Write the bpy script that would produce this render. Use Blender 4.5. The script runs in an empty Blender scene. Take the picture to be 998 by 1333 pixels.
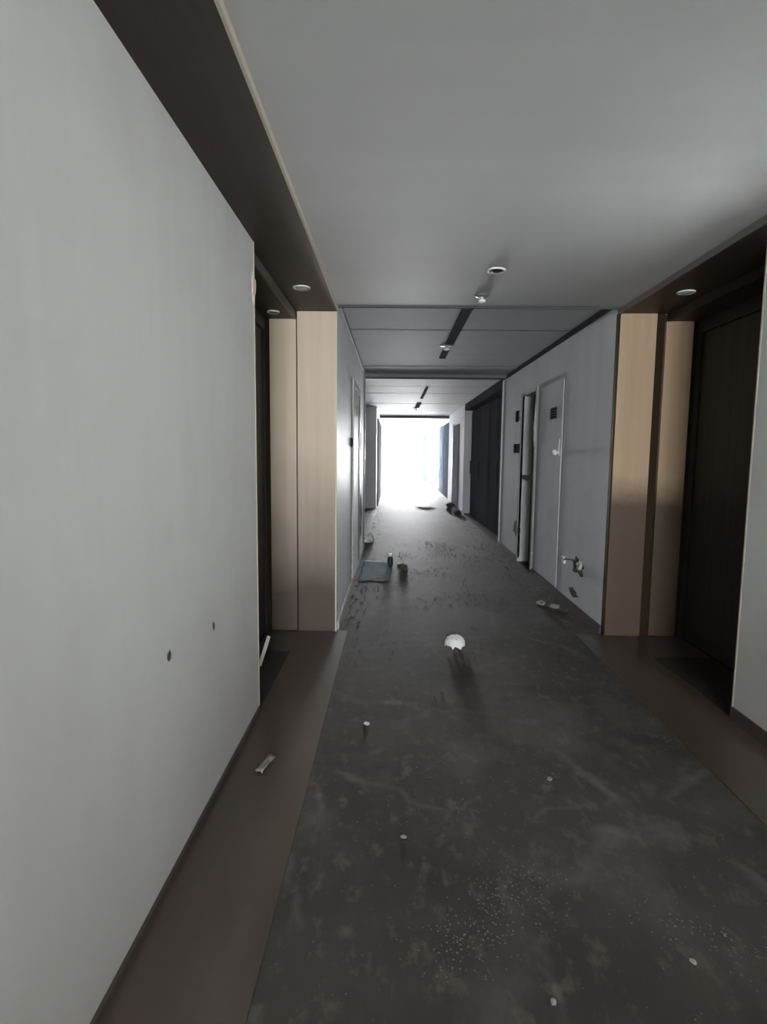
import bpy, bmesh, math, random
from mathutils import Matrix, Vector, noise
random.seed(7)
SC = bpy.context.scene
COL = SC.collection

# ---------------------------------------------------------------- camera
CAM_H = 1.4
F_PX = 740.0
cam_d = bpy.data.cameras.new('camera')
cam_d.sensor_fit = 'VERTICAL'
cam_d.sensor_height = 36.0
cam_d.lens = 36.0 * F_PX / 1333.0
cam_d.clip_start = 0.05
cam = bpy.data.objects.new('camera', cam_d)
COL.objects.link(cam)
R = Matrix(((0.9997930772, -0.0121611340, 0.0163067341),
            (0.0174717729, 0.1028146637, -0.9945470738),
            (0.0104182488, 0.9946261869, 0.1030058656)))
cam.matrix_world = Matrix.Translation((0, 0, CAM_H)) @ R.to_4x4()
SC.camera = cam

# ---------------------------------------------------------------- sky, daylight, exposure
SKY = 380.0
world = bpy.data.worlds.new('overcast_sky')
SC.world = world
world.use_nodes = True
bg = world.node_tree.nodes['Background']
bg.inputs['Color'].default_value = (0.97, 0.985, 1.0, 1)
bg.inputs['Strength'].default_value = SKY


def portal(name, loc, rot, sx, sy):
    """daylight enters here: a sampling portal on a modelled opening"""
    ld = bpy.data.lights.new(name, 'AREA')
    ld.shape = 'RECTANGLE'
    ld.size, ld.size_y = sx, sy
    ld.cycles.is_portal = True
    o = bpy.data.objects.new(name, ld)
    COL.objects.link(o)
    o.location = loc
    o.rotation_euler = rot
    return o


vs = SC.view_settings
vs.view_transform = 'Standard'
vs.look = 'None'
vs.gamma = 1.0
vs.exposure = 0.0
vs.use_curve_mapping = False
SC.cycles.use_denoising = True
SC.cycles.max_bounces = 10
SC.cycles.diffuse_bounces = 8
SC.cycles.sample_clamp_indirect = 20.0

# ---------------------------------------------------------------- main dimensions (metres)
XL, XR = -0.43, 1.645          # corridor wall faces
XLW, XRW = -0.71, 1.825         # wall faces of the nearest bay
XLD, XRD = -0.965, 2.225       # faces of the doors in the recesses
YB = -4.6                      # back wall
Y0, Y1 = 2.94, 4.33            # recess of the nearest bay
HN, HS, HI, HF = 2.465, 2.44, 2.385, 2.55
WT = 0.5                       # depth of the reveal of the window behind the viewer
BW0, BW1, BZ0, BZ1 = -0.5, 1.15, 1.92, 2.33     # window behind the viewer
portal('daylight_back_window', ((BW0 + BW1) / 2, YB - WT - 0.01, (BZ0 + BZ1) / 2), (math.radians(90), 0, 0), BW1 - BW0, BZ1 - BZ0)
SY0, SY1, SZ0, SZ1 = 1.80, 2.55, 1.70, 1.717   # unseen slit, added in the right wall to light the left wall
portal('daylight_added_slit', (XRW + 0.008, (SY0 + SY1) / 2, (SZ0 + SZ1) / 2), (0, math.radians(90), 0), SZ1 - SZ0, SY1 - SY0)
portal('daylight_far_end', (0.6, 34.6, 1.3), (math.radians(-90), 0, 0), 2.1, 2.5)
portal('daylight_far_side', (1.90, 24.5, 1.3), (0, math.radians(90), 0), 2.3, 4.2)
portal('daylight_far_side', (1.90, 32.8, 1.3), (0, math.radians(90), 0), 2.3, 3.2)

# ---------------------------------------------------------------- materials


def mat(name, base, rough=0.7, spec=0.3, layers=(), bump=None, metal=0.0):
    """layers: (colour, scale(xyz), low, high, amount, detail) noise masks over world position"""
    m = bpy.data.materials.new(name)
    m.use_nodes = True
    nt = m.node_tree
    N, L = nt.nodes, nt.links
    b = N['Principled BSDF']
    b.inputs['Roughness'].default_value = rough
    b.inputs['Metallic'].default_value = metal
    b.inputs['Specular IOR Level'].default_value = spec
    geo = N.new('ShaderNodeNewGeometry')
    rgb = N.new('ShaderNodeRGB')
    rgb.outputs[0].default_value = (*base, 1)
    cur = rgb.outputs[0]
    for i, (col, sc, lo, hi, amt, det) in enumerate(layers):
        mp = N.new('ShaderNodeMapping')
        mp.inputs['Scale'].default_value = sc
        mp.inputs['Location'].default_value = (i * 3.7, i * 1.3, i * 5.1)
        L.new(geo.outputs['Position'], mp.inputs['Vector'])
        nz = N.new('ShaderNodeTexNoise')
        nz.inputs['Scale'].default_value = 1.0
        nz.inputs['Detail'].default_value = det
        nz.inputs['Roughness'].default_value = 0.62
        L.new(mp.outputs[0], nz.inputs['Vector'])
        mr = N.new('ShaderNodeMapRange')
        mr.inputs['From Min'].default_value = lo
        mr.inputs['From Max'].default_value = hi
        mr.inputs['To Max'].default_value = amt
        L.new(nz.outputs['Fac'], mr.inputs['Value'])
        mx = N.new('ShaderNodeMixRGB')
        L.new(mr.outputs[0], mx.inputs['Fac'])
        L.new(cur, mx.inputs['Color1'])
        mx.inputs['Color2'].default_value = (*col, 1)
        cur = mx.outputs[0]
    L.new(cur, b.inputs['Base Color'])
    if bump:
        sc, st = bump
        nz = N.new('ShaderNodeTexNoise')
        nz.inputs['Scale'].default_value = sc
        nz.inputs['Detail'].default_value = 6
        L.new(geo.outputs['Position'], nz.inputs['Vector'])
        bp = N.new('ShaderNodeBump')
        bp.inputs['Strength'].default_value = st
        bp.inputs['Distance'].default_value = 0.01
        L.new(nz.outputs['Fac'], bp.inputs['Height'])
        L.new(bp.outputs[0], b.inputs['Normal'])
    return m


def darken_below(m, colour, axis, z0, z1, wob, wscale, amt=1.0, x_range=None):
    """a darker colour below an uneven line"""
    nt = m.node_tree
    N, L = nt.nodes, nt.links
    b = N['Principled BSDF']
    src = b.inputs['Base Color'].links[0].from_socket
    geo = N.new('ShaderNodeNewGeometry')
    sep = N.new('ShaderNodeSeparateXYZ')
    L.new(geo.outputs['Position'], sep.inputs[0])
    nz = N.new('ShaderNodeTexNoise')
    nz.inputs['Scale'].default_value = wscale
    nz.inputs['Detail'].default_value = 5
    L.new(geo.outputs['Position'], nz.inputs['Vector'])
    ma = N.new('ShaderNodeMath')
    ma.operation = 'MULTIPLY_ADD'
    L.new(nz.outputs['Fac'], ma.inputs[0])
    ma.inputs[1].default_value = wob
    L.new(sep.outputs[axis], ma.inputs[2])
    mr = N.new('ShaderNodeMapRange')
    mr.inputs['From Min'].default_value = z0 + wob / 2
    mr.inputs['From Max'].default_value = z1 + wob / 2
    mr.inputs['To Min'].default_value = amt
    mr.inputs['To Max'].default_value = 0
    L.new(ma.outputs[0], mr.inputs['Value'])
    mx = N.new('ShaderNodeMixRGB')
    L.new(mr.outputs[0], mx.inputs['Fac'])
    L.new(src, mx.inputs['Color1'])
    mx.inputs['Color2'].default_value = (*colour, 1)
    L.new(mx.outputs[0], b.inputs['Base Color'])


M = {}
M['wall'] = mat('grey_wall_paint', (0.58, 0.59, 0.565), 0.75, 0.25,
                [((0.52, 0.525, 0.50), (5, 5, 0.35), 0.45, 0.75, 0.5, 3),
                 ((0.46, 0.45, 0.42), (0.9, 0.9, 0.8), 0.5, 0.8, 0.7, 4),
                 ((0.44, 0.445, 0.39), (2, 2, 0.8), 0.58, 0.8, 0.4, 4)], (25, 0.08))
M['wall_far'] = mat('cool_grey_wall_paint', (0.64, 0.645, 0.66), 0.85, 0.12,
                    [((0.54, 0.545, 0.555), (5, 5, 0.5), 0.42, 0.75, 0.6, 5),
                     ((0.38, 0.38, 0.375), (1.5, 1.5, 2), 0.56, 0.8, 0.6, 6)], (20, 0.15))
darken_below(M['wall'], (0.33, 0.305, 0.28), 'Z', 0.05, 0.85, 0.7, 1.6, 0.6)  # shade low on the foreground wall, painted into its colour
M['wall_gloss'] = mat('satin_grey_wall_paint', (0.62, 0.625, 0.64), 0.62, 0.35,
                      [((0.52, 0.52, 0.53), (5, 5, 0.5), 0.42, 0.75, 0.6, 5),
                       ((0.38, 0.38, 0.375), (1.5, 1.5, 2), 0.56, 0.8, 0.6, 6)], (20, 0.15))
M['ceiling'] = mat('ceiling_paint', (0.52, 0.53, 0.53), 0.65, 0.3,
                   [((0.45, 0.46, 0.46), (0.35, 2.2, 1), 0.4, 0.7, 0.5, 3)], (6, 0.05))
M['board'] = mat('ceiling_board_paint', (0.45, 0.46, 0.48), 0.75, 0.16,
                 [((0.38, 0.39, 0.41), (0.4, 4, 1), 0.4, 0.7, 0.5, 3)])
M['joint'] = mat('dark_joint', (0.10, 0.105, 0.11), 0.9, 0.0)
M['matte'] = mat('matte_grey_metal', (0.16, 0.17, 0.175), 0.9, 0.0)
M['lacquer'] = mat('dark_brown_veneer', (0.040, 0.029, 0.022), 0.5, 0.3,
                   [((0.028, 0.02, 0.016), (30, 1.2, 30), 0.4, 0.7, 0.7, 4)])
M['fascia'] = mat('grey_brown_metal_edge', (0.12, 0.11, 0.10), 0.45, 0.4)
M['cream'] = mat('cream_edge', (0.50, 0.46, 0.38), 0.6)
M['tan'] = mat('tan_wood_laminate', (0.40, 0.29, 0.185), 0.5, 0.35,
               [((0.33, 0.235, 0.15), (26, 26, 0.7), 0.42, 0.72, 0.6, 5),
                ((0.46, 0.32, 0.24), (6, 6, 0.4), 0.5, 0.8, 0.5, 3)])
M['tan_left'] = mat('lit_tan_wood_laminate', (0.52, 0.43, 0.335), 0.5, 0.35,  # lighter copy of the tan laminate: stronger light on the left put into colour
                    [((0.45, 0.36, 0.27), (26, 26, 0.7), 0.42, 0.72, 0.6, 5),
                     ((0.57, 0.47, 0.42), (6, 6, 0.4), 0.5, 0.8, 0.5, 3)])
darken_below(M['tan'], (0.058, 0.039, 0.029), 'Z', 1.02, 1.26, 0.25, 3.0, 0.93)  # dark brown in the lower part, with an uneven upper edge
darken_below(M['tan_left'], (0.052, 0.038, 0.030), 'Z', 0.30, 1.45, 0.35, 2.5, 0.95)  # shade deepening towards the floor, painted into the laminate colour
M['door'] = mat('dark_wood_door', (0.036, 0.031, 0.025), 0.5, 0.3,
                [((0.014, 0.012, 0.010), (40, 40, 0.8), 0.4, 0.7, 0.8, 5)])
M['door_far'] = mat('blue_black_door', (0.095, 0.095, 0.105), 0.8, 0.0,
                    [((0.05, 0.05, 0.056), (14, 14, 0.6), 0.4, 0.7, 0.8, 5)])
M['door_grey'] = mat('slate_grey_door', (0.05, 0.06, 0.07), 0.7, 0.0,
                     [((0.035, 0.04, 0.05), (10, 10, 0.6), 0.4, 0.7, 0.8, 4)])
M['slot'] = mat('dark_shadow_gap', (0.025, 0.016, 0.008), 0.7, 0.1)
M['door_pale'] = mat('pale_grey_door', (0.22, 0.22, 0.24), 0.8, 0.0)
M['post_olive'] = mat('dull_olive_post', (0.065, 0.068, 0.055), 0.9, 0.0)
M['matte_black'] = mat('matte_black', (0.03, 0.03, 0.032), 0.9, 0.0)
M['frame_dull'] = mat('dull_grey_frame', (0.30, 0.30, 0.29), 0.85, 0.05)
M['frame_soft'] = mat('soft_grey_frame', (0.50, 0.505, 0.515), 0.9, 0.0)
M['olive'] = mat('olive_backing', (0.115, 0.115, 0.088), 0.9, 0.0,
                 [((0.09, 0.09, 0.08), (8, 8, 1.2), 0.4, 0.7, 0.8, 6),
                  ((0.17, 0.165, 0.12), (5, 5, 3), 0.55, 0.75, 0.7, 5)], (18, 0.3))
M['white'] = mat('white_plastic', (0.75, 0.75, 0.74), 0.5, 0.4)
M['frost'] = mat('frosted_lens', (0.62, 0.61, 0.58), 0.4, 0.4)
M['chrome'] = mat('brushed_metal', (0.6, 0.58, 0.55), 0.3, 0.5, metal=1.0)
M['black'] = mat('black_plastic', (0.02, 0.02, 0.02), 0.5, 0.4)
M['grey'] = mat('dark_grey_metal', (0.13, 0.14, 0.145), 0.5, 0.4)
M['plaster'] = mat('broken_plaster', (0.62, 0.62, 0.60), 0.9, 0.1,
                   [((0.38, 0.37, 0.35), (30, 30, 30), 0.45, 0.7, 0.7, 5)], (60, 0.4))
M['hollow'] = mat('exposed_mortar', (0.07, 0.065, 0.06), 0.9, 0.1, [((0.2, 0.19, 0.18), (40, 40, 40), 0.55, 0.7, 0.7, 5)], (60, 0.5))
M['stone'] = mat('brown_border_stone', (0.060, 0.046, 0.036), 0.28, 0.5,
                 [((0.042, 0.035, 0.03), (1.5, 1.2, 1), 0.4, 0.7, 0.6, 5),
                  ((0.09, 0.083, 0.07), (5, 1.5, 1), 0.58, 0.8, 0.5, 6)], (14, 0.08))
M['threshold'] = mat('black_threshold_stone', (0.022, 0.020, 0.018), 0.45, 0.4,
                     [((0.05, 0.047, 0.042), (6, 3, 1), 0.5, 0.8, 0.5, 5)])
M['base'] = mat('dark_brown_skirting', (0.05, 0.04, 0.033), 0.5, 0.35)
M['base_light'] = mat('grey_skirting', (0.42, 0.42, 0.41), 0.6, 0.3, [((0.16, 0.16, 0.16), (3, 3, 9), 0.5, 0.7, 0.7, 5)])
M['paper'] = mat('white_paper', (0.78, 0.78, 0.77), 0.8, 0.2)
M['blue'] = mat('pale_blue_film', (0.20, 0.26, 0.29), 0.9, 0.03, [((0.22, 0.24, 0.26), (6, 3, 1), 0.4, 0.7, 0.8, 4)])
M['grit'] = mat('grey_grit', (0.115, 0.11, 0.10), 0.9, 0.0)
M['card'] = mat('brown_grey_card', (0.21, 0.20, 0.185), 0.8, 0.2)


def floor_material():
    m = mat('dusty_concrete', (0.049, 0.044, 0.037), 0.76, 0.13,
            [((0.024, 0.022, 0.018), (1.1, 0.8, 1), 0.42, 0.66, 0.85, 6),
             ((0.115, 0.11, 0.10), (1.7, 1.1, 1), 0.52, 0.78, 0.7, 8),
             ((0.12, 0.112, 0.10), (16, 10, 1), 0.54, 0.74, 0.6, 8),
             ((0.062, 0.057, 0.055), (0.6, 3.5, 1), 0.5, 0.75, 0.6, 4)], (30, 0.10))
    nt = m.node_tree
    N, L = nt.nodes, nt.links
    b = N['Principled BSDF']
    src = b.inputs['Base Color'].links[0].from_socket
    geo = N.new('ShaderNodeNewGeometry')
    # wandering pale dust lines along old cracks
    nz = N.new('ShaderNodeTexNoise')
    nz.inputs['Scale'].default_value = 2.2
    nz.inputs['Detail'].default_value = 4
    L.new(geo.outputs['Position'], nz.inputs['Vector'])
    ad = N.new('ShaderNodeVectorMath')
    ad.operation = 'MULTIPLY_ADD'
    L.new(nz.outputs['Color'], ad.inputs[0])
    ad.inputs[1].default_value = (0.5, 0.5, 0)
    L.new(geo.outputs['Position'], ad.inputs[2])
    vo = N.new('ShaderNodeTexVoronoi')
    vo.feature = 'DISTANCE_TO_EDGE'
    vo.inputs['Scale'].default_value = 1.15
    L.new(ad.outputs[0], vo.inputs['Vector'])
    mr = N.new('ShaderNodeMapRange')
    mr.inputs['From Min'].default_value = 0.0
    mr.inputs['From Max'].default_value = 0.035
    mr.inputs['To Min'].default_value = 0.42
    mr.inputs['To Max'].default_value = 0.0
    L.new(vo.outputs['Distance'], mr.inputs['Value'])
    nz2 = N.new('ShaderNodeTexNoise')
    nz2.inputs['Scale'].default_value = 3.1
    nz2.inputs['Detail'].default_value = 5
    L.new(geo.outputs['Position'], nz2.inputs['Vector'])
    mr2 = N.new('ShaderNodeMapRange')
    mr2.inputs['From Min'].default_value = 0.45
    mr2.inputs['From Max'].default_value = 0.65
    L.new(nz2.outputs['Fac'], mr2.inputs['Value'])
    mu = N.new('ShaderNodeMath')
    mu.operation = 'MULTIPLY'
    L.new(mr.outputs[0], mu.inputs[0])
    L.new(mr2.outputs[0], mu.inputs[1])
    mx = N.new('ShaderNodeMixRGB')
    L.new(mu.outputs[0], mx.inputs['Fac'])
    L.new(src, mx.inputs['Color1'])
    mx.inputs['Color2'].default_value = (0.17, 0.16, 0.145, 1)
    L.new(mx.outputs[0], b.inputs['Base Color'])
    return m


M['floor'] = floor_material()

# ---------------------------------------------------------------- mesh helpers


def bm_box(bm, a, b, bev=0.0):
    x0, y0, z0 = a
    x1, y1, z1 = b
    vs_ = [bm.verts.new(p) for p in ((x0, y0, z0), (x1, y0, z0), (x1, y1, z0), (x0, y1, z0),
                                     (x0, y0, z1), (x1, y0, z1), (x1, y1, z1), (x0, y1, z1))]
    fs = [bm.faces.new([vs_[i] for i in f]) for f in ((3, 2, 1, 0), (4, 5, 6, 7), (0, 1, 5, 4), (1, 2, 6, 5), (2, 3, 7, 6), (3, 0, 4, 7))]
    if bev:
        es = list({e for f in fs for e in f.edges})
        bmesh.ops.bevel(bm, geom=es, offset=bev, segments=2, affect='EDGES', profile=0.6)


def bm_lathe(bm, prof, c=(0, 0, 0), n=28, axis='Z'):
    rings = []
    for r, h in prof:
        ring = []
        for k in range(n):
            a = 2 * math.pi * k / n
            u, v = r * math.cos(a), r * math.sin(a)
            p = {'Z': (u, v, h), 'X': (h, u, v), 'Y': (u, h, v)}[axis]
            ring.append(bm.verts.new((c[0] + p[0], c[1] + p[1], c[2] + p[2])))
        rings.append(ring)
    for a, b in zip(rings, rings[1:]):
        for k in range(n):
            bm.faces.new((a[k], a[(k + 1) % n], b[(k + 1) % n], b[k]))
    bm.faces.new(rings[0][::-1])
    bm.faces.new(rings[-1])


def link(name, bm, m, parent=None, smooth=False, **props):
    bmesh.ops.recalc_face_normals(bm, faces=bm.faces[:])
    me = bpy.data.meshes.new(name)
    bm.to_mesh(me)
    bm.free()
    me.materials.append(M[m] if isinstance(m, str) else m)
    if smooth:
        for p in me.polygons:
            p.use_smooth = True
    o = bpy.data.objects.new(name, me)
    COL.objects.link(o)
    if parent:
        o.parent = parent
    for k, v in props.items():
        o[k] = v
    return o


def box(name, a, b, m, parent=None, bev=0.0, **props):
    bm = bmesh.new()
    bm_box(bm, a, b, bev)
    return link(name, bm, m, parent, **props)


def boxes(name, lst, m, parent=None, bev=0.0, **props):
    bm = bmesh.new()
    for a, b in lst:
        bm_box(bm, a, b, bev)
    return link(name, bm, m, parent, **props)


def lathe(name, prof, c, m, parent=None, n=28, axis='Z', **props):
    bm = bmesh.new()
    bm_lathe(bm, prof, c, n, axis)
    return link(name, bm, m, parent, smooth=False, **props)


def tube(name, pts, r, m, parent=None, n=8, **props):
    bm = bmesh.new()
    rings = []
    for i, p in enumerate(pts):
        p = Vector(p)
        d = (Vector(pts[min(i + 1, len(pts) - 1)]) - Vector(pts[max(i - 1, 0)])).normalized()
        u = d.orthogonal().normalized()
        v = d.cross(u)
        rings.append([bm.verts.new(p + r * (math.cos(2 * math.pi * k / n) * u + math.sin(2 * math.pi * k / n) * v)) for k in range(n)])
    for a, b in zip(rings, rings[1:]):
        for k in range(n):
            bm.faces.new((a[k], a[(k + 1) % n], b[(k + 1) % n], b[k]))
    bm.faces.new(rings[0][::-1])
    bm.faces.new(rings[-1])
    return link(name, bm, m, parent, smooth=True, **props)


def thing(name, loc, label, cat, group=None):
    o = bpy.data.objects.new(name, None)
    COL.objects.link(o)
    o.location = loc
    o.empty_display_size = 0.1
    o['label'] = label
    o['category'] = cat
    if group:
        o['group'] = group
    return o


def tag(o, label, cat, group=None):
    o['label'] = label
    o['category'] = cat
    if group:
        o['group'] = group
    return o


S = dict(kind='structure')

# ================================================================ SETTING
# ---- floor
floor = box('floor', (-1.3, YB - WT, -0.2), (2.5, 36.0, 0.0), 'floor', label='dirty dark grey concrete corridor floor', **S)
box('border_strip', (XLW, YB, 0.0), (-0.345, Y1 + 0.03, 0.006), 'stone', floor)
box('border_strip', (1.435, YB, 0.0), (XRW, Y1 + 0.03, 0.006), 'stone', floor)
box('threshold', (XLD, Y0, 0.0), (XLW, 3.86, 0.010), 'threshold', floor)
box('border_slab', (XLD, 3.865, 0.0), (XLW, Y1 + 0.03, 0.006), 'stone', floor)
box('threshold', (XRW, Y0, 0.0), (XRD, 3.86, 0.010), 'threshold', floor)
box('border_slab', (XRW, 3.865, 0.0), (XRD, Y1 + 0.03, 0.006), 'stone', floor)
box('threshold', (XR, 8.75, 0.0), (1.86, 13.4, 0.010), 'threshold', floor)

# ---- near walls
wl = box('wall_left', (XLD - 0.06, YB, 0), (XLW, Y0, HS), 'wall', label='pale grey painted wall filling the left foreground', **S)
box('corner_bead', (XLW - 0.012, Y0 - 0.001, 0.0), (XLW + 0.002, Y0 + 0.010, HS), 'cream', wl)
wl2 = boxes('wall_left', [((XLD - 0.25, Y0, 0), (XLD - 0.06, Y1 + 0.05, HF)), ((XLD - 0.06, Y0, 2.3), (XLD, Y1 + 0.05, HS))], 'lacquer',
            label='dark wall around the door in the left recess', **S)
HY0, HY1, HZ0 = -0.9, 2.62, 0.6  # wall hollowed out behind the added light slit
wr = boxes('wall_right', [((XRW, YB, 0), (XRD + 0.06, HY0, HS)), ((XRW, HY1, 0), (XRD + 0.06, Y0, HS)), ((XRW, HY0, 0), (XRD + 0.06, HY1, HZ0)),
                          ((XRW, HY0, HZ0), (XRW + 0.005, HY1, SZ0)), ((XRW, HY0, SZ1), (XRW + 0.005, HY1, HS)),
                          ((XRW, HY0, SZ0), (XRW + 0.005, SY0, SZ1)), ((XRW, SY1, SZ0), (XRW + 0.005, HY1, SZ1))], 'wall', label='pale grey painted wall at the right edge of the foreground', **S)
box('corner_bead', (XRW - 0.002, Y0 - 0.001, 0.0), (XRW + 0.012, Y0 + 0.010, HS), 'cream', wr)
wr2 = boxes('wall_right', [((XRD + 0.06, Y0, 0), (XRD + 0.25, Y1 + 0.05, HF)), ((XRD, Y0, 2.3), (XRD + 0.06, Y1 + 0.05, HS))], 'lacquer',
            label='dark wall around the door in the right recess', **S)


def irregular(name, c, r, n, axis, m, parent, depth=0.004, squash=(1, 1), seed=0, **props):
    """a chipped, uneven patch lying on a wall face (axis = +1/-1 for the wall normal along x)"""
    rnd = random.Random(seed)
    bm = bmesh.new()
    out, inn = [], []
    for k in range(n):
        a = 2 * math.pi * k / n
        rr = r * rnd.uniform(0.6, 1.15)
        out.append(bm.verts.new((c[0], c[1] + squash[0] * rr * math.cos(a), c[2] + squash[1] * rr * math.sin(a))))
        rr *= 0.7
        inn.append(bm.verts.new((c[0] + axis * depth * rnd.uniform(0.5, 1.2), c[1] + squash[0] * rr * math.cos(a), c[2] + squash[1] * rr * math.sin(a))))
    mid = bm.verts.new((c[0] + axis * depth * 0.4, c[1], c[2]))
    for k in range(n):
        bm.faces.new((out[k], out[(k + 1) % n], inn[(k + 1) % n], inn[k]))
        bm.faces.new((inn[k], inn[(k + 1) % n], mid))
    return link(name, bm, m, parent, **props)


irregular('chip', (XLW, 1.751, 0.749), 0.020, 11, 1, 'hollow', wl, 0.003, (0.8, 1.1), 3)
irregular('chip', (XLW, 2.201, 0.705), 0.019, 11, 1, 'hollow', wl, 0.003, (0.9, 1.0), 4)
irregular('plaster_flake', (XLW, 2.92, 2.20), 0.07, 13, 1, 'cream', wl, 0.010, (0.45, 1.3), 5)

box('baseboard_left', (XLW, YB, 0.006), (XLW + 0.012, Y0, 0.035), 'base', label='thin dark skirting below the left foreground wall', **S)
box('baseboard_right', (XRW - 0.012, YB, 0.006), (XRW, Y0, 0.075), 'base', label='dark brown skirting below the right foreground wall', **S)

# ---- back wall with the window behind the viewer
wb = boxes('wall_back', [((-1.3, YB - WT, 0), (BW0, YB, HF)), ((BW1, YB - WT, 0), (2.5, YB, HF)),
                         ((BW0, YB - WT, 0), (BW1, YB, BZ0)), ((BW0, YB - WT, BZ1), (BW1, YB, HF))], 'wall',
           label='pale grey wall closing the corridor behind the viewer', **S)
wf = boxes('window_2', [((BW0, YB - WT + 0.02, BZ0), (BW0 + 0.05, YB - WT + 0.07, BZ1)), ((BW1 - 0.05, YB - WT + 0.02, BZ0), (BW1, YB - WT + 0.07, BZ1)),
                        ((BW0 + 0.05, YB - WT + 0.02, BZ0), (BW1 - 0.05, YB - WT + 0.07, BZ0 + 0.05)), ((BW0 + 0.05, YB - WT + 0.02, BZ1 - 0.05), (BW1 - 0.05, YB - WT + 0.07, BZ1))],
           'white', label='window in the wall behind the viewer', **S)

# ---- ceiling: nearest bay, then boards with recessed joints beyond
ceil = box('ceiling', (XL + 0.012, YB, HN), (XR - 0.012, Y1 - 0.03, HN + 0.12), 'ceiling', label='smooth grey painted ceiling of the nearest bay', **S)
box('ceiling_edge', (XL + 0.002, YB, HS - 0.002), (XL + 0.012, Y1 - 0.03, HN + 0.05), 'cream', ceil)
box('ceiling_edge', (XR - 0.014, YB, HS - 0.012), (XR - 0.004, Y1 - 0.03, HN + 0.05), 'fascia', ceil)
box('ceiling_edge', (XL + 0.012, Y1 - 0.03, HN - 0.004), (XR - 0.014, Y1 - 0.015, HF + 0.05), 'joint', ceil)
ceil2 = box('ceiling', (-1.3, Y1 - 0.015, HF + 0.02), (2.5, 34.5, HF + 0.2), 'joint', label='boarded grey ceiling running to the far end', **S)
yy = Y1 + 0.0
k = 0
while yy < 34.2:
    w = 1.13
    dz = random.uniform(-0.004, 0.004)
    box('ceiling_panel', (XL - 0.3, yy + 0.008, HF + dz), (XR + 0.3, min(yy + w, 34.4) - 0.008, HF + 0.03), 'board', ceil2)
    yy += w
for i, by in enumerate((8.45, 17.6, 26.5)):
    box('ceiling_beam', (XL - 0.29, by, HF - (0.045, 0.07, 0.07)[i]), (XR + 0.29, by + 0.2, HF + 0.01), 'joint' if i else 'matte', ceil2)

# ---- soffits over the recess strips
box('trim_1', (XLD, YB, HS), (XL, Y1 + 0.02, HS + 0.1), 'lacquer', label='dark brown veneer soffit strip along the left ceiling edge', **S)
s = box('trim_2', (XLD, Y0, HI), (-0.755, Y1, HS), 'lacquer', label='lower dark soffit over the left door recess', **S)
box('soffit_edge', (-0.755, Y0, HI - 0.003), (-0.742, Y1, HS), 'fascia', s)
box('trim_3', (XR, YB, HS), (XRD, Y1 + 0.02, HS + 0.1), 'lacquer', label='dark brown veneer soffit strip along the right ceiling edge', **S)
s = box('trim_4', (2.02, Y0, HI), (XRD, Y1, HS), 'lacquer', label='lower dark soffit over the right door recess', **S)
box('soffit_edge', (2.007, Y0, HI - 0.003), (2.02, Y1, HS), 'lacquer', s)

# ---- wood panels on the ends of the corridor walls
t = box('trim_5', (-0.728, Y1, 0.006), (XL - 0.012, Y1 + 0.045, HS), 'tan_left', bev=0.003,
        label='tan wood laminate panel on the end of the left corridor wall', **S)
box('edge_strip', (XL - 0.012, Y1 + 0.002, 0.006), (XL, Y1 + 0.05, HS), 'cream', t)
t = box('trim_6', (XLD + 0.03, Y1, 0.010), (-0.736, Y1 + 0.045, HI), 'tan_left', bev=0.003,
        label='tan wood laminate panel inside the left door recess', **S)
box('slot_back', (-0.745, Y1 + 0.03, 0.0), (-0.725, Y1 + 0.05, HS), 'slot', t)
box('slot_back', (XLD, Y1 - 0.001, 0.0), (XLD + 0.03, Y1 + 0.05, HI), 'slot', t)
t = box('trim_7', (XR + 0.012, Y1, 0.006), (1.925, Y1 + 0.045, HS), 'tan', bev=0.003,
        label='tan wood laminate panel on the end of the right corridor wall turning dark brown below', **S)
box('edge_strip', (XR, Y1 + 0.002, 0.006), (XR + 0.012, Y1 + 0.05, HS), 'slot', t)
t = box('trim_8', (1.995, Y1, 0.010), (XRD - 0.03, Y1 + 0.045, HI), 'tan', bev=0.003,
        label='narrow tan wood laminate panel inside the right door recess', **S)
box('slot_back', (XRD - 0.03, Y1 - 0.001, 0.0), (XRD, Y1 + 0.05, HI), 'slot', t)
box('slot_back', (1.925, Y1 + 0.03, 0.0), (2.012, Y1 + 0.05, HS), 'slot', t)

# ---- doors in the recesses
for side, xd, nm, lab in ((-1, XLD, 'door_1', 'dark wood door in the left recess'), (1, XRD, 'door_2', 'dark wood door in the right recess')):
    xa, xb = sorted((xd + side * 0.055, xd + side * 0.012))
    d = box(nm, (xa, Y0 + 0.06, 0.012), (xb, Y1 - 0.07, 2.29), 'door', label=lab, **S)
    xa, xb = sorted((xd + side * 0.058, xd - side * 0.004))
    boxes('door_frame', [((xa, Y0 + 0.001, 0.01), (xb, Y0 + 0.055, HI)), ((xa, Y1 - 0.065, 0.01), (xb, Y1 - 0.001, HI)),
                         ((xa, Y0 + 0.055, 2.295), (xb, Y1 - 0.065, HI))], 'door', d)
    xs = xd + side * 0.012
    lathe('peephole', [(0.011, 0), (0.011, -side * 0.004), (0.006, -side * 0.007)], (xs, 3.54, 1.47), 'chrome', d, 16, 'X')
    xa, xb = sorted((xs, xs - side * 0.008))
    h = box('handle_plate', (xa, Y0 + 0.12, 0.95), (xb, Y0 + 0.17, 1.18), 'black', d, 0.002)
    tube('handle_lever', [(xs - side * 0.006, Y0 + 0.145, 1.08), (xs - side * 0.05, Y0 + 0.145, 1.08), (xs - side * 0.052, Y0 + 0.165, 1.08), (xs - side * 0.052, Y0 + 0.25, 1.08)], 0.009, 'black', h)

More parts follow.
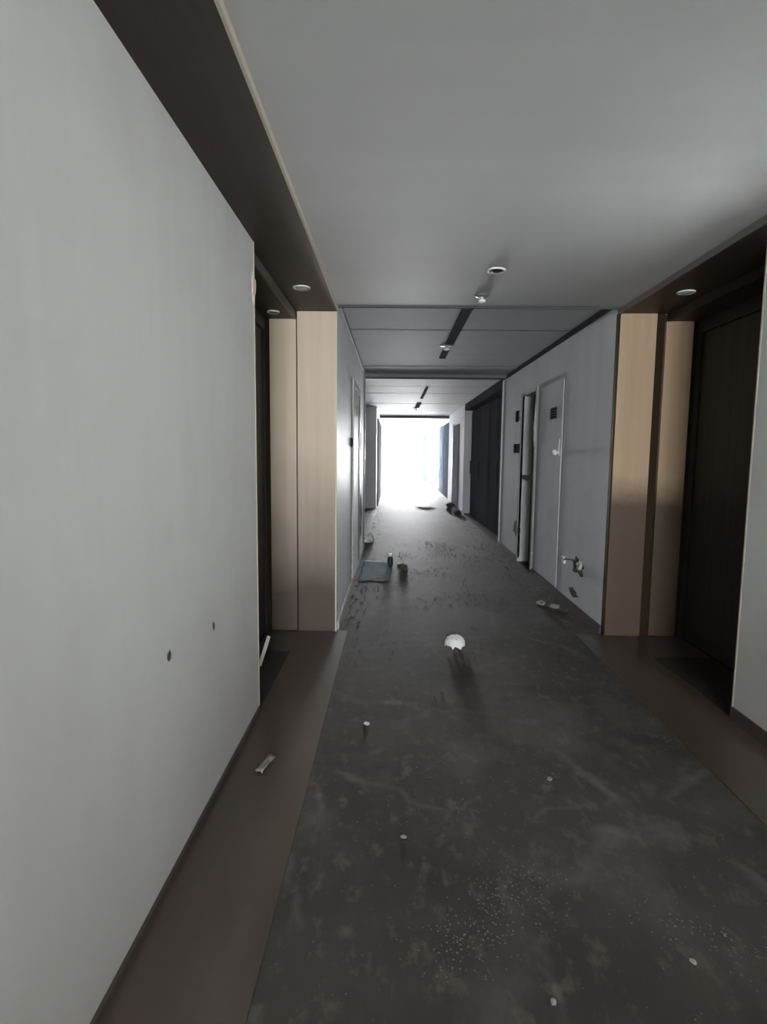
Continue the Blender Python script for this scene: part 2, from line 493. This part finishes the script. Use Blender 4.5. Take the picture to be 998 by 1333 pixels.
# ---- corridor wall beyond the nearest bay
YE = 8.3
wl3 = box('wall_left', (-1.2, Y1 + 0.05, 0), (XL, YE, HF + 0.02), 'wall_gloss', label='grey corridor wall beyond the left wood panel', **S)
YN0, YN1, ZN = 6.66, 7.42, 2.14
wr3 = boxes('wall_right', [((1.86, Y1 + 0.05, 0), (2.45, 8.75, HF + 0.02)), ((XR, Y1 + 0.05, 0), (1.86, YN0, HF + 0.02)),
                           ((XR, YN1, 0), (1.86, 8.75, HF + 0.02)), ((XR, YN0, ZN), (1.86, YN1, HF + 0.02))], 'wall_far',
            label='grey corridor wall beyond the right wood panel', **S)
trim = dict(S)
box('trim_9', (XL, Y1 + 0.05, HF - 0.035), (XL + 0.014, YE, HF), 'grey', label='dark shadow line along the top of the left corridor wall', **S)
box('trim_10', (XR - 0.016, Y1 + 0.05, HF - 0.05), (XR, 8.45, HF), 'joint', label='dark shadow line along the top of the right corridor wall', **S)
box('baseboard_left', (XL, Y1 + 0.06, 0), (XL + 0.014, YE, 0.07), 'base_light', label='pale skirting below the left corridor wall', **S)
boxes('baseboard_right', [((XR - 0.014, Y1 + 0.06, 0), (XR, YN0 - 0.06, 0.07)), ((XR - 0.014, YN1 + 0.05, 0), (XR, 8.70, 0.07))], 'base',
      label='dark skirting below the right corridor wall', **S)
box('corner_trim', (XL, YE - 0.03, 0), (XL + 0.016, YE + 0.01, HF), 'grey', wl3)
box('corner_trim', (XR - 0.012, 8.70, 0), (XR, 8.76, HF - 0.05), 'wall_far', wr3)

# flush service door on the right wall
d = box('door_3', (XR - 0.008, 5.62, 0.085), (XR - 0.001, 6.50, 2.13), 'wall_far', label='closed flush grey service door in the right corridor wall', bev=0.002, **S)
boxes('door_frame', [((XR - 0.0015, 5.56, 0.075), (XR + 0.002, 5.605, 2.19)), ((XR - 0.0015, 6.515, 0.075), (XR + 0.002, 6.56, 2.19)),
                     ((XR - 0.0015, 5.605, 2.145), (XR + 0.002, 6.515, 2.19))], 'frame_soft', d)
g = box('vent_plate', (XR - 0.014, 5.80, 1.765), (XR - 0.008, 6.04, 1.885), 'matte', d, 0.002)
for q in range(4):
    box('vent_slat', (XR - 0.018, 5.815, 1.78 + q * 0.026), (XR - 0.013, 6.025, 1.792 + q * 0.026), 'matte_black', g)
h = box('latch_plate', (XR - 0.014, 5.655, 1.39), (XR - 0.008, 5.70, 1.56), 'base_light', d, 0.002)
lathe('latch_knob', [(0.012, 0), (0.012, -0.02), (0.026, -0.028), (0.030, -0.045), (0.018, -0.056)], (XR - 0.014, 5.675, 1.425), 'white', h, 16, 'X')

# open riser niche on the right wall
nb = box('door_4', (1.845, YN0, 0.0), (1.86, YN1, ZN), 'olive', label='open riser niche with olive backing board and pale torn frame', **S)
box('niche_board', (1.70, YN0 + 0.28, 0.03), (1.845, YN0 + 0.31, ZN - 0.02), 'olive', nb)
box('niche_rail', (1.66, YN0 + 0.02, 1.10), (1.69, YN1 - 0.02, 1.14), 'matte', nb)
boxes('frame_post', [((XR - 0.022, YN0 - 0.05, 0.05), (XR + 0.03, YN0, ZN + 0.03))], 'frame_dull', nb, 0.004)
boxes('frame_post', [((XR - 0.012, YN1, 0.05), (XR + 0.03, YN1 + 0.04, ZN + 0.03))], 'frame_dull', nb, 0.004)
tube('riser_pipe', [(1.76, YN0 + 0.15, 0.0), (1.76, YN0 + 0.15, ZN)], 0.03, 'olive', nb, 12)
tube('riser_pipe', [(1.77, YN0 + 0.55, 0.0), (1.77, YN0 + 0.55, ZN)], 0.035, 'olive', nb, 12)
irregular('torn_plaster', (XR - 0.022, YN0 - 0.03, 1.72), 0.30, 17, -1, 'plaster', nb, 0.012, (0.13, 1.0), 8)
irregular('torn_plaster', (XR - 0.012, YN1 + 0.06, 1.88), 0.15, 13, -1, 'plaster', nb, 0.012, (0.5, 1.0), 9)
irregular('torn_plaster', (XR - 0.001, YN1 + 0.10, 0.42), 0.16, 13, -1, 'hollow', wr3, 0.008, (1.3, 0.7), 10)
irregular('stain_chip', (XR - 0.001, 5.10, 0.16), 0.13, 13, -1, 'hollow', wr3, 0.004, (1.2, 0.35), 14)

# door and frame on the left corridor wall
d = box('door_5', (XL, 6.02, 0.08), (XL + 0.006, 6.98, 2.08), 'wall_gloss', bev=0.002, label='flush pale service door in the left corridor wall', **S)
box('frame_post', (XL, 5.93, 0.07), (XL + 0.018, 6.0, 2.16), 'base_light', d, 0.003)
box('frame_post', (XL, 7.0, 0.07), (XL + 0.018, 7.07, 2.16), 'fascia', d, 0.003)
box('frame_head', (XL, 6.0, 2.09), (XL + 0.018, 7.0, 2.16), 'fascia', d, 0.003)
irregular('torn_plaster', (XL + 0.018, 6.3, 1.93), 0.16, 13, 1, 'plaster', d, 0.016, (1.0, 1.0), 18)
irregular('torn_plaster', (XL + 0.004, 7.3, 1.55), 0.14, 13, 1, 'hollow', wl3, 0.010, (1.2, 1.4), 19)
irregular('torn_plaster', (XL + 0.004, 7.5, 0.55), 0.25, 13, 1, 'hollow', wl3, 0.010, (1.2, 1.2), 20)

# ---- second bay
w = boxes('wall_left', [((-1.2, YE, 0), (-0.71, 14.4, HF + 0.02)), ((-1.2, 14.4, 0), (XL, 34.4, HF + 0.02))], 'wall_gloss',
          label='grey wall of the second bay on the left side', **S)
d = boxes('door_6', [((XL, 15.0, 0.0), (XL + 0.03, 17.3, 2.3)), ((XL, 17.9, 0.0), (XL + 0.03, 20.9, 2.3))], 'door_pale',
          label='grey door leaves along the left wall near the bright end', **S)
w = boxes('wall_right', [((1.86, 8.75, 0), (2.45, 13.4, HF + 0.02)), ((XR, 13.4, 0), (2.45, 17.1, HF + 0.02)),
                         ((1.80, 17.1, 0), (2.45, 22.1, HF + 0.02)), ((XR, 26.7, 0), (1.75, 31.2, HF + 0.02)), ((XR, 22.1, 2.4), (1.95, 26.7, HF + 0.02)), ((XR, 31.2, 2.4), (1.95, 34.4, HF + 0.02)), ((1.8, 22.1, 0), (2.45, 22.35, HF + 0.02))], 'wall_far',
          label='grey wall of the farther bays on the right side', **S)
d = boxes('door_7', [((1.83, 8.76, 0.01), (1.86, 13.39, 2.50))], 'door_far', label='wide run of blue black doors in the second right bay', **S)
for ya, yb in ((8.80, 9.85), (9.90, 10.70), (10.90, 11.95), (12.0, 13.2)):
    lf = box('door_leaf', (1.795, ya, 0.02), (1.83, yb, 2.36), 'door_far', d, 0.003)
    tube('pull_handle', [(1.795, yb - 0.12, 0.95), (1.765, yb - 0.12, 0.96), (1.765, yb - 0.12, 1.24), (1.795, yb - 0.12, 1.25)], 0.01, 'black', lf)
box('door_post', (1.78, 10.72, 0.02), (1.83, 10.88, 2.38), 'post_olive', d, 0.003)
box('door_header', (XR + 0.002, 8.76, 2.40), (1.83, 13.39, HF - 0.002), 'door_far', d)
d = box('door_8', (XR - 0.02, 14.4, 0.0), (XR - 0.001, 15.7, 2.15), 'door_pale', label='narrow grey door on the right wall past the dark doors', **S)
box('door_frame', (XR - 0.03, 15.72, 0.0), (XR - 0.001, 15.85, 2.2), 'base_light', d)
d = box('door_9', (1.76, 17.11, 0.0), (1.80, 22.09, 2.40), 'door_grey', label='slate grey doors in the third right bay', **S)
box('door_leaf', (1.72, 17.3, 0.0), (1.76, 19.5, 2.3), 'door_grey', d)
box('door_leaf', (1.72, 19.6, 0.0), (1.76, 21.9, 2.3), 'door_grey', d)
d = box('door_10', (XR - 0.05, 26.72, 0.0), (XR - 0.001, 31.1, 2.30), 'door_grey', label='small grey door near the bright end on the right', **S)
box('baseboard_right', (XR - 0.014, 13.42, 0), (XR, 14.35, 0.07), 'base_light', label='skirting on the far right wall', **S)

# ---- bright far end: openings with slim frames
sw = boxes('window_1', [((XL - 0.12, 34.40, 0.0), (XL - 0.05, 34.46, HF)), ((0.58, 34.40, 0.0), (0.64, 34.46, HF)), ((1.58, 34.40, 0.0), (XR, 34.46, HF)),
                        ((XL, 34.40, HF - 0.06), (XR, 34.46, HF))], 'white', label='tall bright opening across the far end of the corridor', **S)
sp = boxes('window_3', [((1.78, y, 0.0), (1.88, y + 0.10, 2.4)) for y in (22.4, 24.5, 26.55, 31.25, 32.8, 34.2)], 'white',
           label='open side with slim posts flooding the far end with daylight', **S)

# ================================================================ THINGS
# ---- downlights


def downlight(loc, r, label, bulb='frost', group=None):
    t = thing('downlight', loc, label, 'ceiling light', group)
    bm = bmesh.new()
    bm_lathe(bm, [(r, 0.0), (r, -0.004), (r * 0.96, -0.007), (r * 0.80, -0.007), (r * 0.74, -0.003), (r * 0.70, 0.0)], (0, 0, 0), 32)
    link('trim_ring', bm, 'white', t)
    bm = bmesh.new()
    bm_lathe(bm, [(r * 0.69, 0.0), (r * 0.66, -0.004), (r * 0.35, -0.009), (r * 0.05, -0.010)], (0, 0, 0), 28)
    link('lens', bm, bulb, t, True)
    return t


downlight((-0.595, 3.725, HS), 0.055, 'round white downlight in the dark soffit of the left recess')
downlight((-0.86, 4.12, HI), 0.045, 'dim small downlight under the lower soffit of the left recess', 'grey')
downlight((1.85, 3.778, HS), 0.055, 'round white downlight in the dark soffit of the right recess')
downlight((0.585, 3.446, HN), 0.055, 'flat pale downlight in the nearest bay of the ceiling', 'black')


def ceiling_head(loc, r, label, cup='grey'):
    t = thing('sprinkler_head', loc, label, 'sprinkler')
    bm = bmesh.new()
    bm_lathe(bm, [(r, 0), (r, -0.004), (r * 0.8, -0.012), (r * 0.45, -0.014)], (0, 0, 0), 24)
    link('escutcheon', bm, cup, t, True)
    bm = bmesh.new()
    bm_lathe(bm, [(r * 0.22, -0.014), (r * 0.22, -0.03), (r * 0.5, -0.034), (r * 0.5, -0.045), (r * 0.2, -0.052)], (0, 0, 0), 18)
    link('nozzle', bm, 'white', t, True)
    return t


ceiling_head((0.582, 3.965, HN), 0.05, 'round grey ceiling head with white tip just before the ceiling seam')
ceiling_head((0.555, 6.22, HF), 0.075, 'ceiling head with bright white tip beyond the ceiling seam', 'white')
ceiling_head((0.565, 14.7, HF), 0.09, 'dark ceiling head on the far boarded ceiling', 'black')


def channel(y0, y1, w, label):
    t = thing('cable_channel', (0.57, (y0 + y1) / 2, HF), label, 'cable channel')
    L_ = (y1 - y0) / 2
    box('cover', (-w / 2, -L_, -0.018), (w / 2, L_, 0.0), 'matte', t, 0.003)
    box('end_cap', (-w / 2 - 0.004, L_ - 0.02, -0.021), (w / 2 + 0.004, L_ + 0.004, 0.0), 'matte', t, 0.002)
    box('end_cap', (-w / 2 - 0.004, -L_ - 0.004, -0.021), (w / 2 + 0.004, -L_ + 0.02, 0.0), 'matte', t, 0.002)
    return t


channel(4.62, 6.08, 0.085, 'grey cable channel along the ceiling just beyond the seam')
channel(6.40, 6.95, 0.07, 'short grey cable channel on the ceiling before the first dark beam')
channel(10.2, 12.0, 0.05, 'thin cable channel on the bright boarded ceiling past the first beam')
channel(13.2, 14.5, 0.10, 'dark cable channel on the boarded ceiling before the far bright end')

# ---- wall fittings
t = thing('wall_socket', (XR, 5.30, 0.42), 'white socket hanging from a broken hole low on the right corridor wall', 'socket')
irregular('socket_hole', (-0.001, -0.30, 0.0), 0.12, 15, -1, 'hollow', t, 0.006, (1.5, 0.7), 21)
box('socket_plate', (-0.045, -0.035, -0.03), (-0.028, 0.035, 0.035), 'white', t, 0.004)
tube('wire', [(-0.004, -0.17, 0.03), (-0.05, -0.12, 0.03), (-0.05, -0.06, 0.015), (-0.036, -0.02, 0.0)], 0.005, 'black', t)
irregular('plaster_lump', (-0.004, -0.36, 0.02), 0.05, 11, -1, 'plaster', t, 0.02, (1.5, 1), 22)
t = thing('switch_box', (XR, 7.60, 1.42), 'dark switch box beside the open riser niche', 'switch')
box('box_body', (-0.035, -0.10, 0.0), (0.0, 0.10, 0.12), 'matte_black', t, 0.004)
box('box_lid', (-0.040, -0.09, 0.01), (-0.035, 0.09, 0.11), 'matte_black', t, 0.002)
t = thing('switch_box', (XR, 7.58, 1.83), 'upper dark box near the head of the riser niche', 'switch')
box('box_body', (-0.03, -0.08, 0.0), (0.0, 0.08, 0.14), 'matte_black', t, 0.004)
box('box_lid', (-0.034, -0.07, 0.01), (-0.03, 0.07, 0.13), 'matte_black', t, 0.002)
t = thing('switch_box', (XL, 5.72, 1.46), 'small dark switch box on the left corridor wall', 'switch')
box('box_body', (0.0, -0.045, 0.0), (0.018, 0.045, 0.09), 'matte_black', t, 0.003)
box('rocker', (0.018, -0.03, 0.02), (0.022, 0.03, 0.07), 'matte_black', t, 0.002)

# ---- litter on the floor


def crumple(name, loc, size, m, label, cat, seed, rough=0.35, sub=3, group=None):
    rnd = random.Random(seed)
    off = Vector((rnd.uniform(0, 50), rnd.uniform(0, 50), rnd.uniform(0, 50)))
    bm = bmesh.new()
    bmesh.ops.create_icosphere(bm, subdivisions=sub, radius=1.0)
    for v in bm.verts:
        d = 1 + rough * noise.noise(v.co * 1.7 + off) + rough * 0.5 * noise.noise(v.co * 4.5 + off)
        v.co = Vector((v.co.x * size[0] * d, v.co.y * size[1] * d, max(-0.55, v.co.z * d) * size[2]))
    zmin = min(v.co.z for v in bm.verts)
    for v in bm.verts:
        v.co.z -= zmin
    o = link(name, bm, m)
    o.location = loc
    o.rotation_euler = (0, 0, rnd.uniform(0, 6.28))
    return tag(o, label, cat, group)


# white broken bowl of foam lying mouth down
bm = bmesh.new()
n, rings = 30, []
prof = [(0.072, 0.030), (0.070, 0.046), (0.058, 0.068), (0.036, 0.082), (0.010, 0.087)]
rnd = random.Random(3)
for i, (r, h) in enumerate(prof):
    rings.append([bm.verts.new((r * math.cos(2 * math.pi * k / n) * (1 + 0.06 * math.sin(3 * k)), r * math.sin(2 * math.pi * k / n), h + (rnd.uniform(-0.03, 0.004) if i == 0 else rnd.uniform(-.003, .003)))) for k in range(n)])
for a, b in zip(rings, rings[1:]):
    for k in range(n):
        bm.faces.new((a[k], a[(k + 1) % n], b[(k + 1) % n], b[k]))
bm.faces.new(rings[-1])
zmin = min(v.co.z for v in bm.verts)
for v in bm.verts:
    v.co.z -= zmin
bowl = link('foam_bowl', bm, 'paper')
sol = bowl.modifiers.new('thickness', 'SOLIDIFY')
sol.thickness = 0.005
bowl.location = (0.465, 4.03, 0.0)
tag(bowl, 'white torn foam bowl lying upside down in the middle of the floor', 'litter')


def sheet(name, c, sx, sy, m, label, cat, seed, amp=0.01, n=14, rot=0.0, thick=0.002):
    rnd = random.Random(seed)
    off = Vector((rnd.uniform(0, 50), rnd.uniform(0, 50), 0))
    bm = bmesh.new()
    g = []
    for i in range(n + 1):
        row = []
        for j in range(n + 1):
            u, v = i / n - 0.5, j / n - 0.5
            edge = 1 + 0.10 * noise.noise(Vector((u * 5, v * 5, 7)) + off)
            z = amp * (0.6 + noise.noise(Vector((u * 3, v * 3, 0)) + off) + 0.4 * noise.noise(Vector((u * 9, v * 9, 3)) + off))
            row.append(bm.verts.new((u * sx * edge, v * sy * edge, max(0.0, z))))
        g.append(row)
    for i in range(n):
        for j in range(n):
            bm.faces.new((g[i][j], g[i + 1][j], g[i + 1][j + 1], g[i][j + 1]))
    o = link(name, bm, m, smooth=True)
    s_ = o.modifiers.new('thickness', 'SOLIDIFY')
    s_.thickness = thick
    s_.offset = 1
    o.location = c
    o.rotation_euler = (0, 0, rot)
    return tag(o, label, cat)


sheet('plastic_sheet', (-0.20, 6.72, 0.001), 0.34, 1.15, 'blue', 'pale blue plastic sheet lying by the left corridor wall', 'sheet', 5, 0.005)
# dark bottle with a pale cap
t = thing('bottle', (-0.025, 7.07, 0.0), 'small dark bottle with white cap standing past the blue sheet', 'bottle')
lathe('body', [(0.032, 0.0), (0.036, 0.006), (0.036, 0.075), (0.030, 0.092), (0.016, 0.105), (0.016, 0.112)], (0, 0, 0), 'black', t, 20)
lathe('cap', [(0.026, 0.110), (0.028, 0.114), (0.028, 0.138), (0.022, 0.143)], (0, 0, 0), 'white', t, 20)
crumple('litter_lump', (0.138, 6.75, 0), (0.05, 0.04, 0.05), 'hollow', 'small dark lump of litter right of the dark bottle', 'litter', 11)
crumple('paper_scrap', (0.10, 7.15, 0), (0.05, 0.03, 0.02), 'paper', 'pale paper scrap beside the small dark bottle', 'paper', 12)
crumple('paper_scrap', (-0.122, 2.82, 0), (0.020, 0.014, 0.006), 'plaster', 'tiny white scrap on the dark floor near the left brown border', 'paper', 13)
sheet('plaster_flake', (-0.555, 2.40, 0.008), 0.035, 0.13, 'card', 'long pale plaster flake on the left brown border stone', 'flake', 14, 0.01, 6, -0.25, 0.006)
# strip of torn edging leaning in the left recess
bm = bmesh.new()
bm_box(bm, (-0.012, -0.13, -0.004), (0.012, 0.13, 0.004), 0.002)
st = link('torn_strip', bm, 'paper')
st.location = (-0.845, 3.66, 0.082)
st.rotation_euler = (math.radians(30), math.radians(20), math.radians(8))
tag(st, 'pale torn edging strip propped on the floor of the left recess', 'litter')
crumple('rubble', (1.40, 5.25, 0), (0.045, 0.04, 0.025), 'card', 'pale rubble lump left of its pair by the right skirting', 'rubble', 15)
crumple('rubble', (1.50, 5.14, 0), (0.045, 0.035, 0.025), 'card', 'pale rubble lump nearest the right skirting under the hanging socket', 'rubble', 16)
sheet('cardboard', (0.86, 14.6, 0.001), 0.42, 0.5, 'hollow', 'dark flat scrap lying on the bright part of the floor', 'cardboard', 17, 0.03, 8, 0.3)
for q, (x, y, s_, lab) in enumerate(((1.50, 13.2, 0.10, 'dark rubble lump at the near foot of the far right wall'),
                                     (1.38, 13.9, 0.08, 'dark rubble lump between two others by the far right wall'),
                                     (1.52, 15.0, 0.11, 'dark rubble lump farthest along the right wall'))):
    crumple('rubble', (x, y, 0), (s_, s_ * 0.8, s_ * 0.7), 'hollow', lab, 'rubble', 30 + q, group='rubble by the far right wall')
crumple('rubble', (-0.36, 8.9, 0), (0.07, 0.1, 0.08), 'plaster', 'white plaster lump at the foot of the left wall end', 'rubble', 41)
crumple('rubble', (0.694, 2.343, 0), (0.013, 0.011, 0.006), 'card', 'tiny pale stone on the dark floor right of the middle', 'rubble', 42, sub=2)
crumple('rubble', (0.054, 1.951, 0), (0.012, 0.009, 0.005), 'card', 'tiny pale stone on the near floor toward the left border', 'rubble', 43, sub=2)
crumple('rubble', (0.428, 1.331, 0), (0.010, 0.008, 0.005), 'card', 'tiny pale stone at the near bottom of the floor', 'rubble', 44, sub=2)
crumple('rubble', (0.85, 1.46, 0), (0.010, 0.008, 0.005), 'card', 'tiny pale stone near the right border of the near floor', 'rubble', 45, sub=2)

# ---- grit: nobody could count it


def grit():
    rnd = random.Random(21)
    verts, faces = [], []

    def bit(x, y, s_):
        b = len(verts)
        a = rnd.uniform(0, 6.28)
        for k in range(3):
            an = a + k * 2.09 + rnd.uniform(-.4, .4)
            verts.append((x + s_ * math.cos(an), y + s_ * math.sin(an), 0.0004))
        verts.append((x, y, s_ * rnd.uniform(0.5, 0.9)))
        faces.extend([(b, b + 1, b + 3), (b + 1, b + 2, b + 3), (b + 2, b, b + 3)])
    for _ in range(5200):
        y = rnd.uniform(0.9, 9.0)
        x = rnd.uniform(-0.33, 1.42)
        d = noise.noise(Vector((x * 2.2, y * 1.6, 4.0)))
        if d < rnd.uniform(-0.1, 0.45):
            continue
        bit(x, y, rnd.uniform(0.0012, 0.0035) * (1 + 0.25 * y))
    for (ax, ay), (bx, by), cnt, sp in (((0.15, 1.45), (0.52, 1.80), 420, 0.06), ((0.75, 1.65), (1.15, 1.40), 200, 0.05),
                                        ((0.6, 2.3), (0.8, 2.45), 70, 0.06), ((1.0, 9.5), (0.5, 8.5), 150, 0.3)):
        for _ in range(cnt):
            f = rnd.random()
            bit(ax + (bx - ax) * f + rnd.gauss(0, sp), ay + (by - ay) * f + rnd.gauss(0, sp), rnd.uniform(0.001, 0.005))
    for _ in range(700):
        y = rnd.uniform(4.4, 16)
        side = rnd.random() < 0.6
        x = XR - 0.03 - abs(rnd.gauss(0, 0.12)) if side else XL + 0.03 + abs(rnd.gauss(0, 0.08))
        bit(x, y, rnd.uniform(0.003, 0.012))
    me = bpy.data.meshes.new('plaster_grit')
    me.from_pydata(verts, [], faces)
    me.materials.append(M['grit'])
    o = bpy.data.objects.new('plaster_grit', me)
    COL.objects.link(o)
    o['kind'] = 'stuff'
    o['label'] = 'fine pale plaster grit scattered over the corridor floor'
    o['category'] = 'grit'


grit()
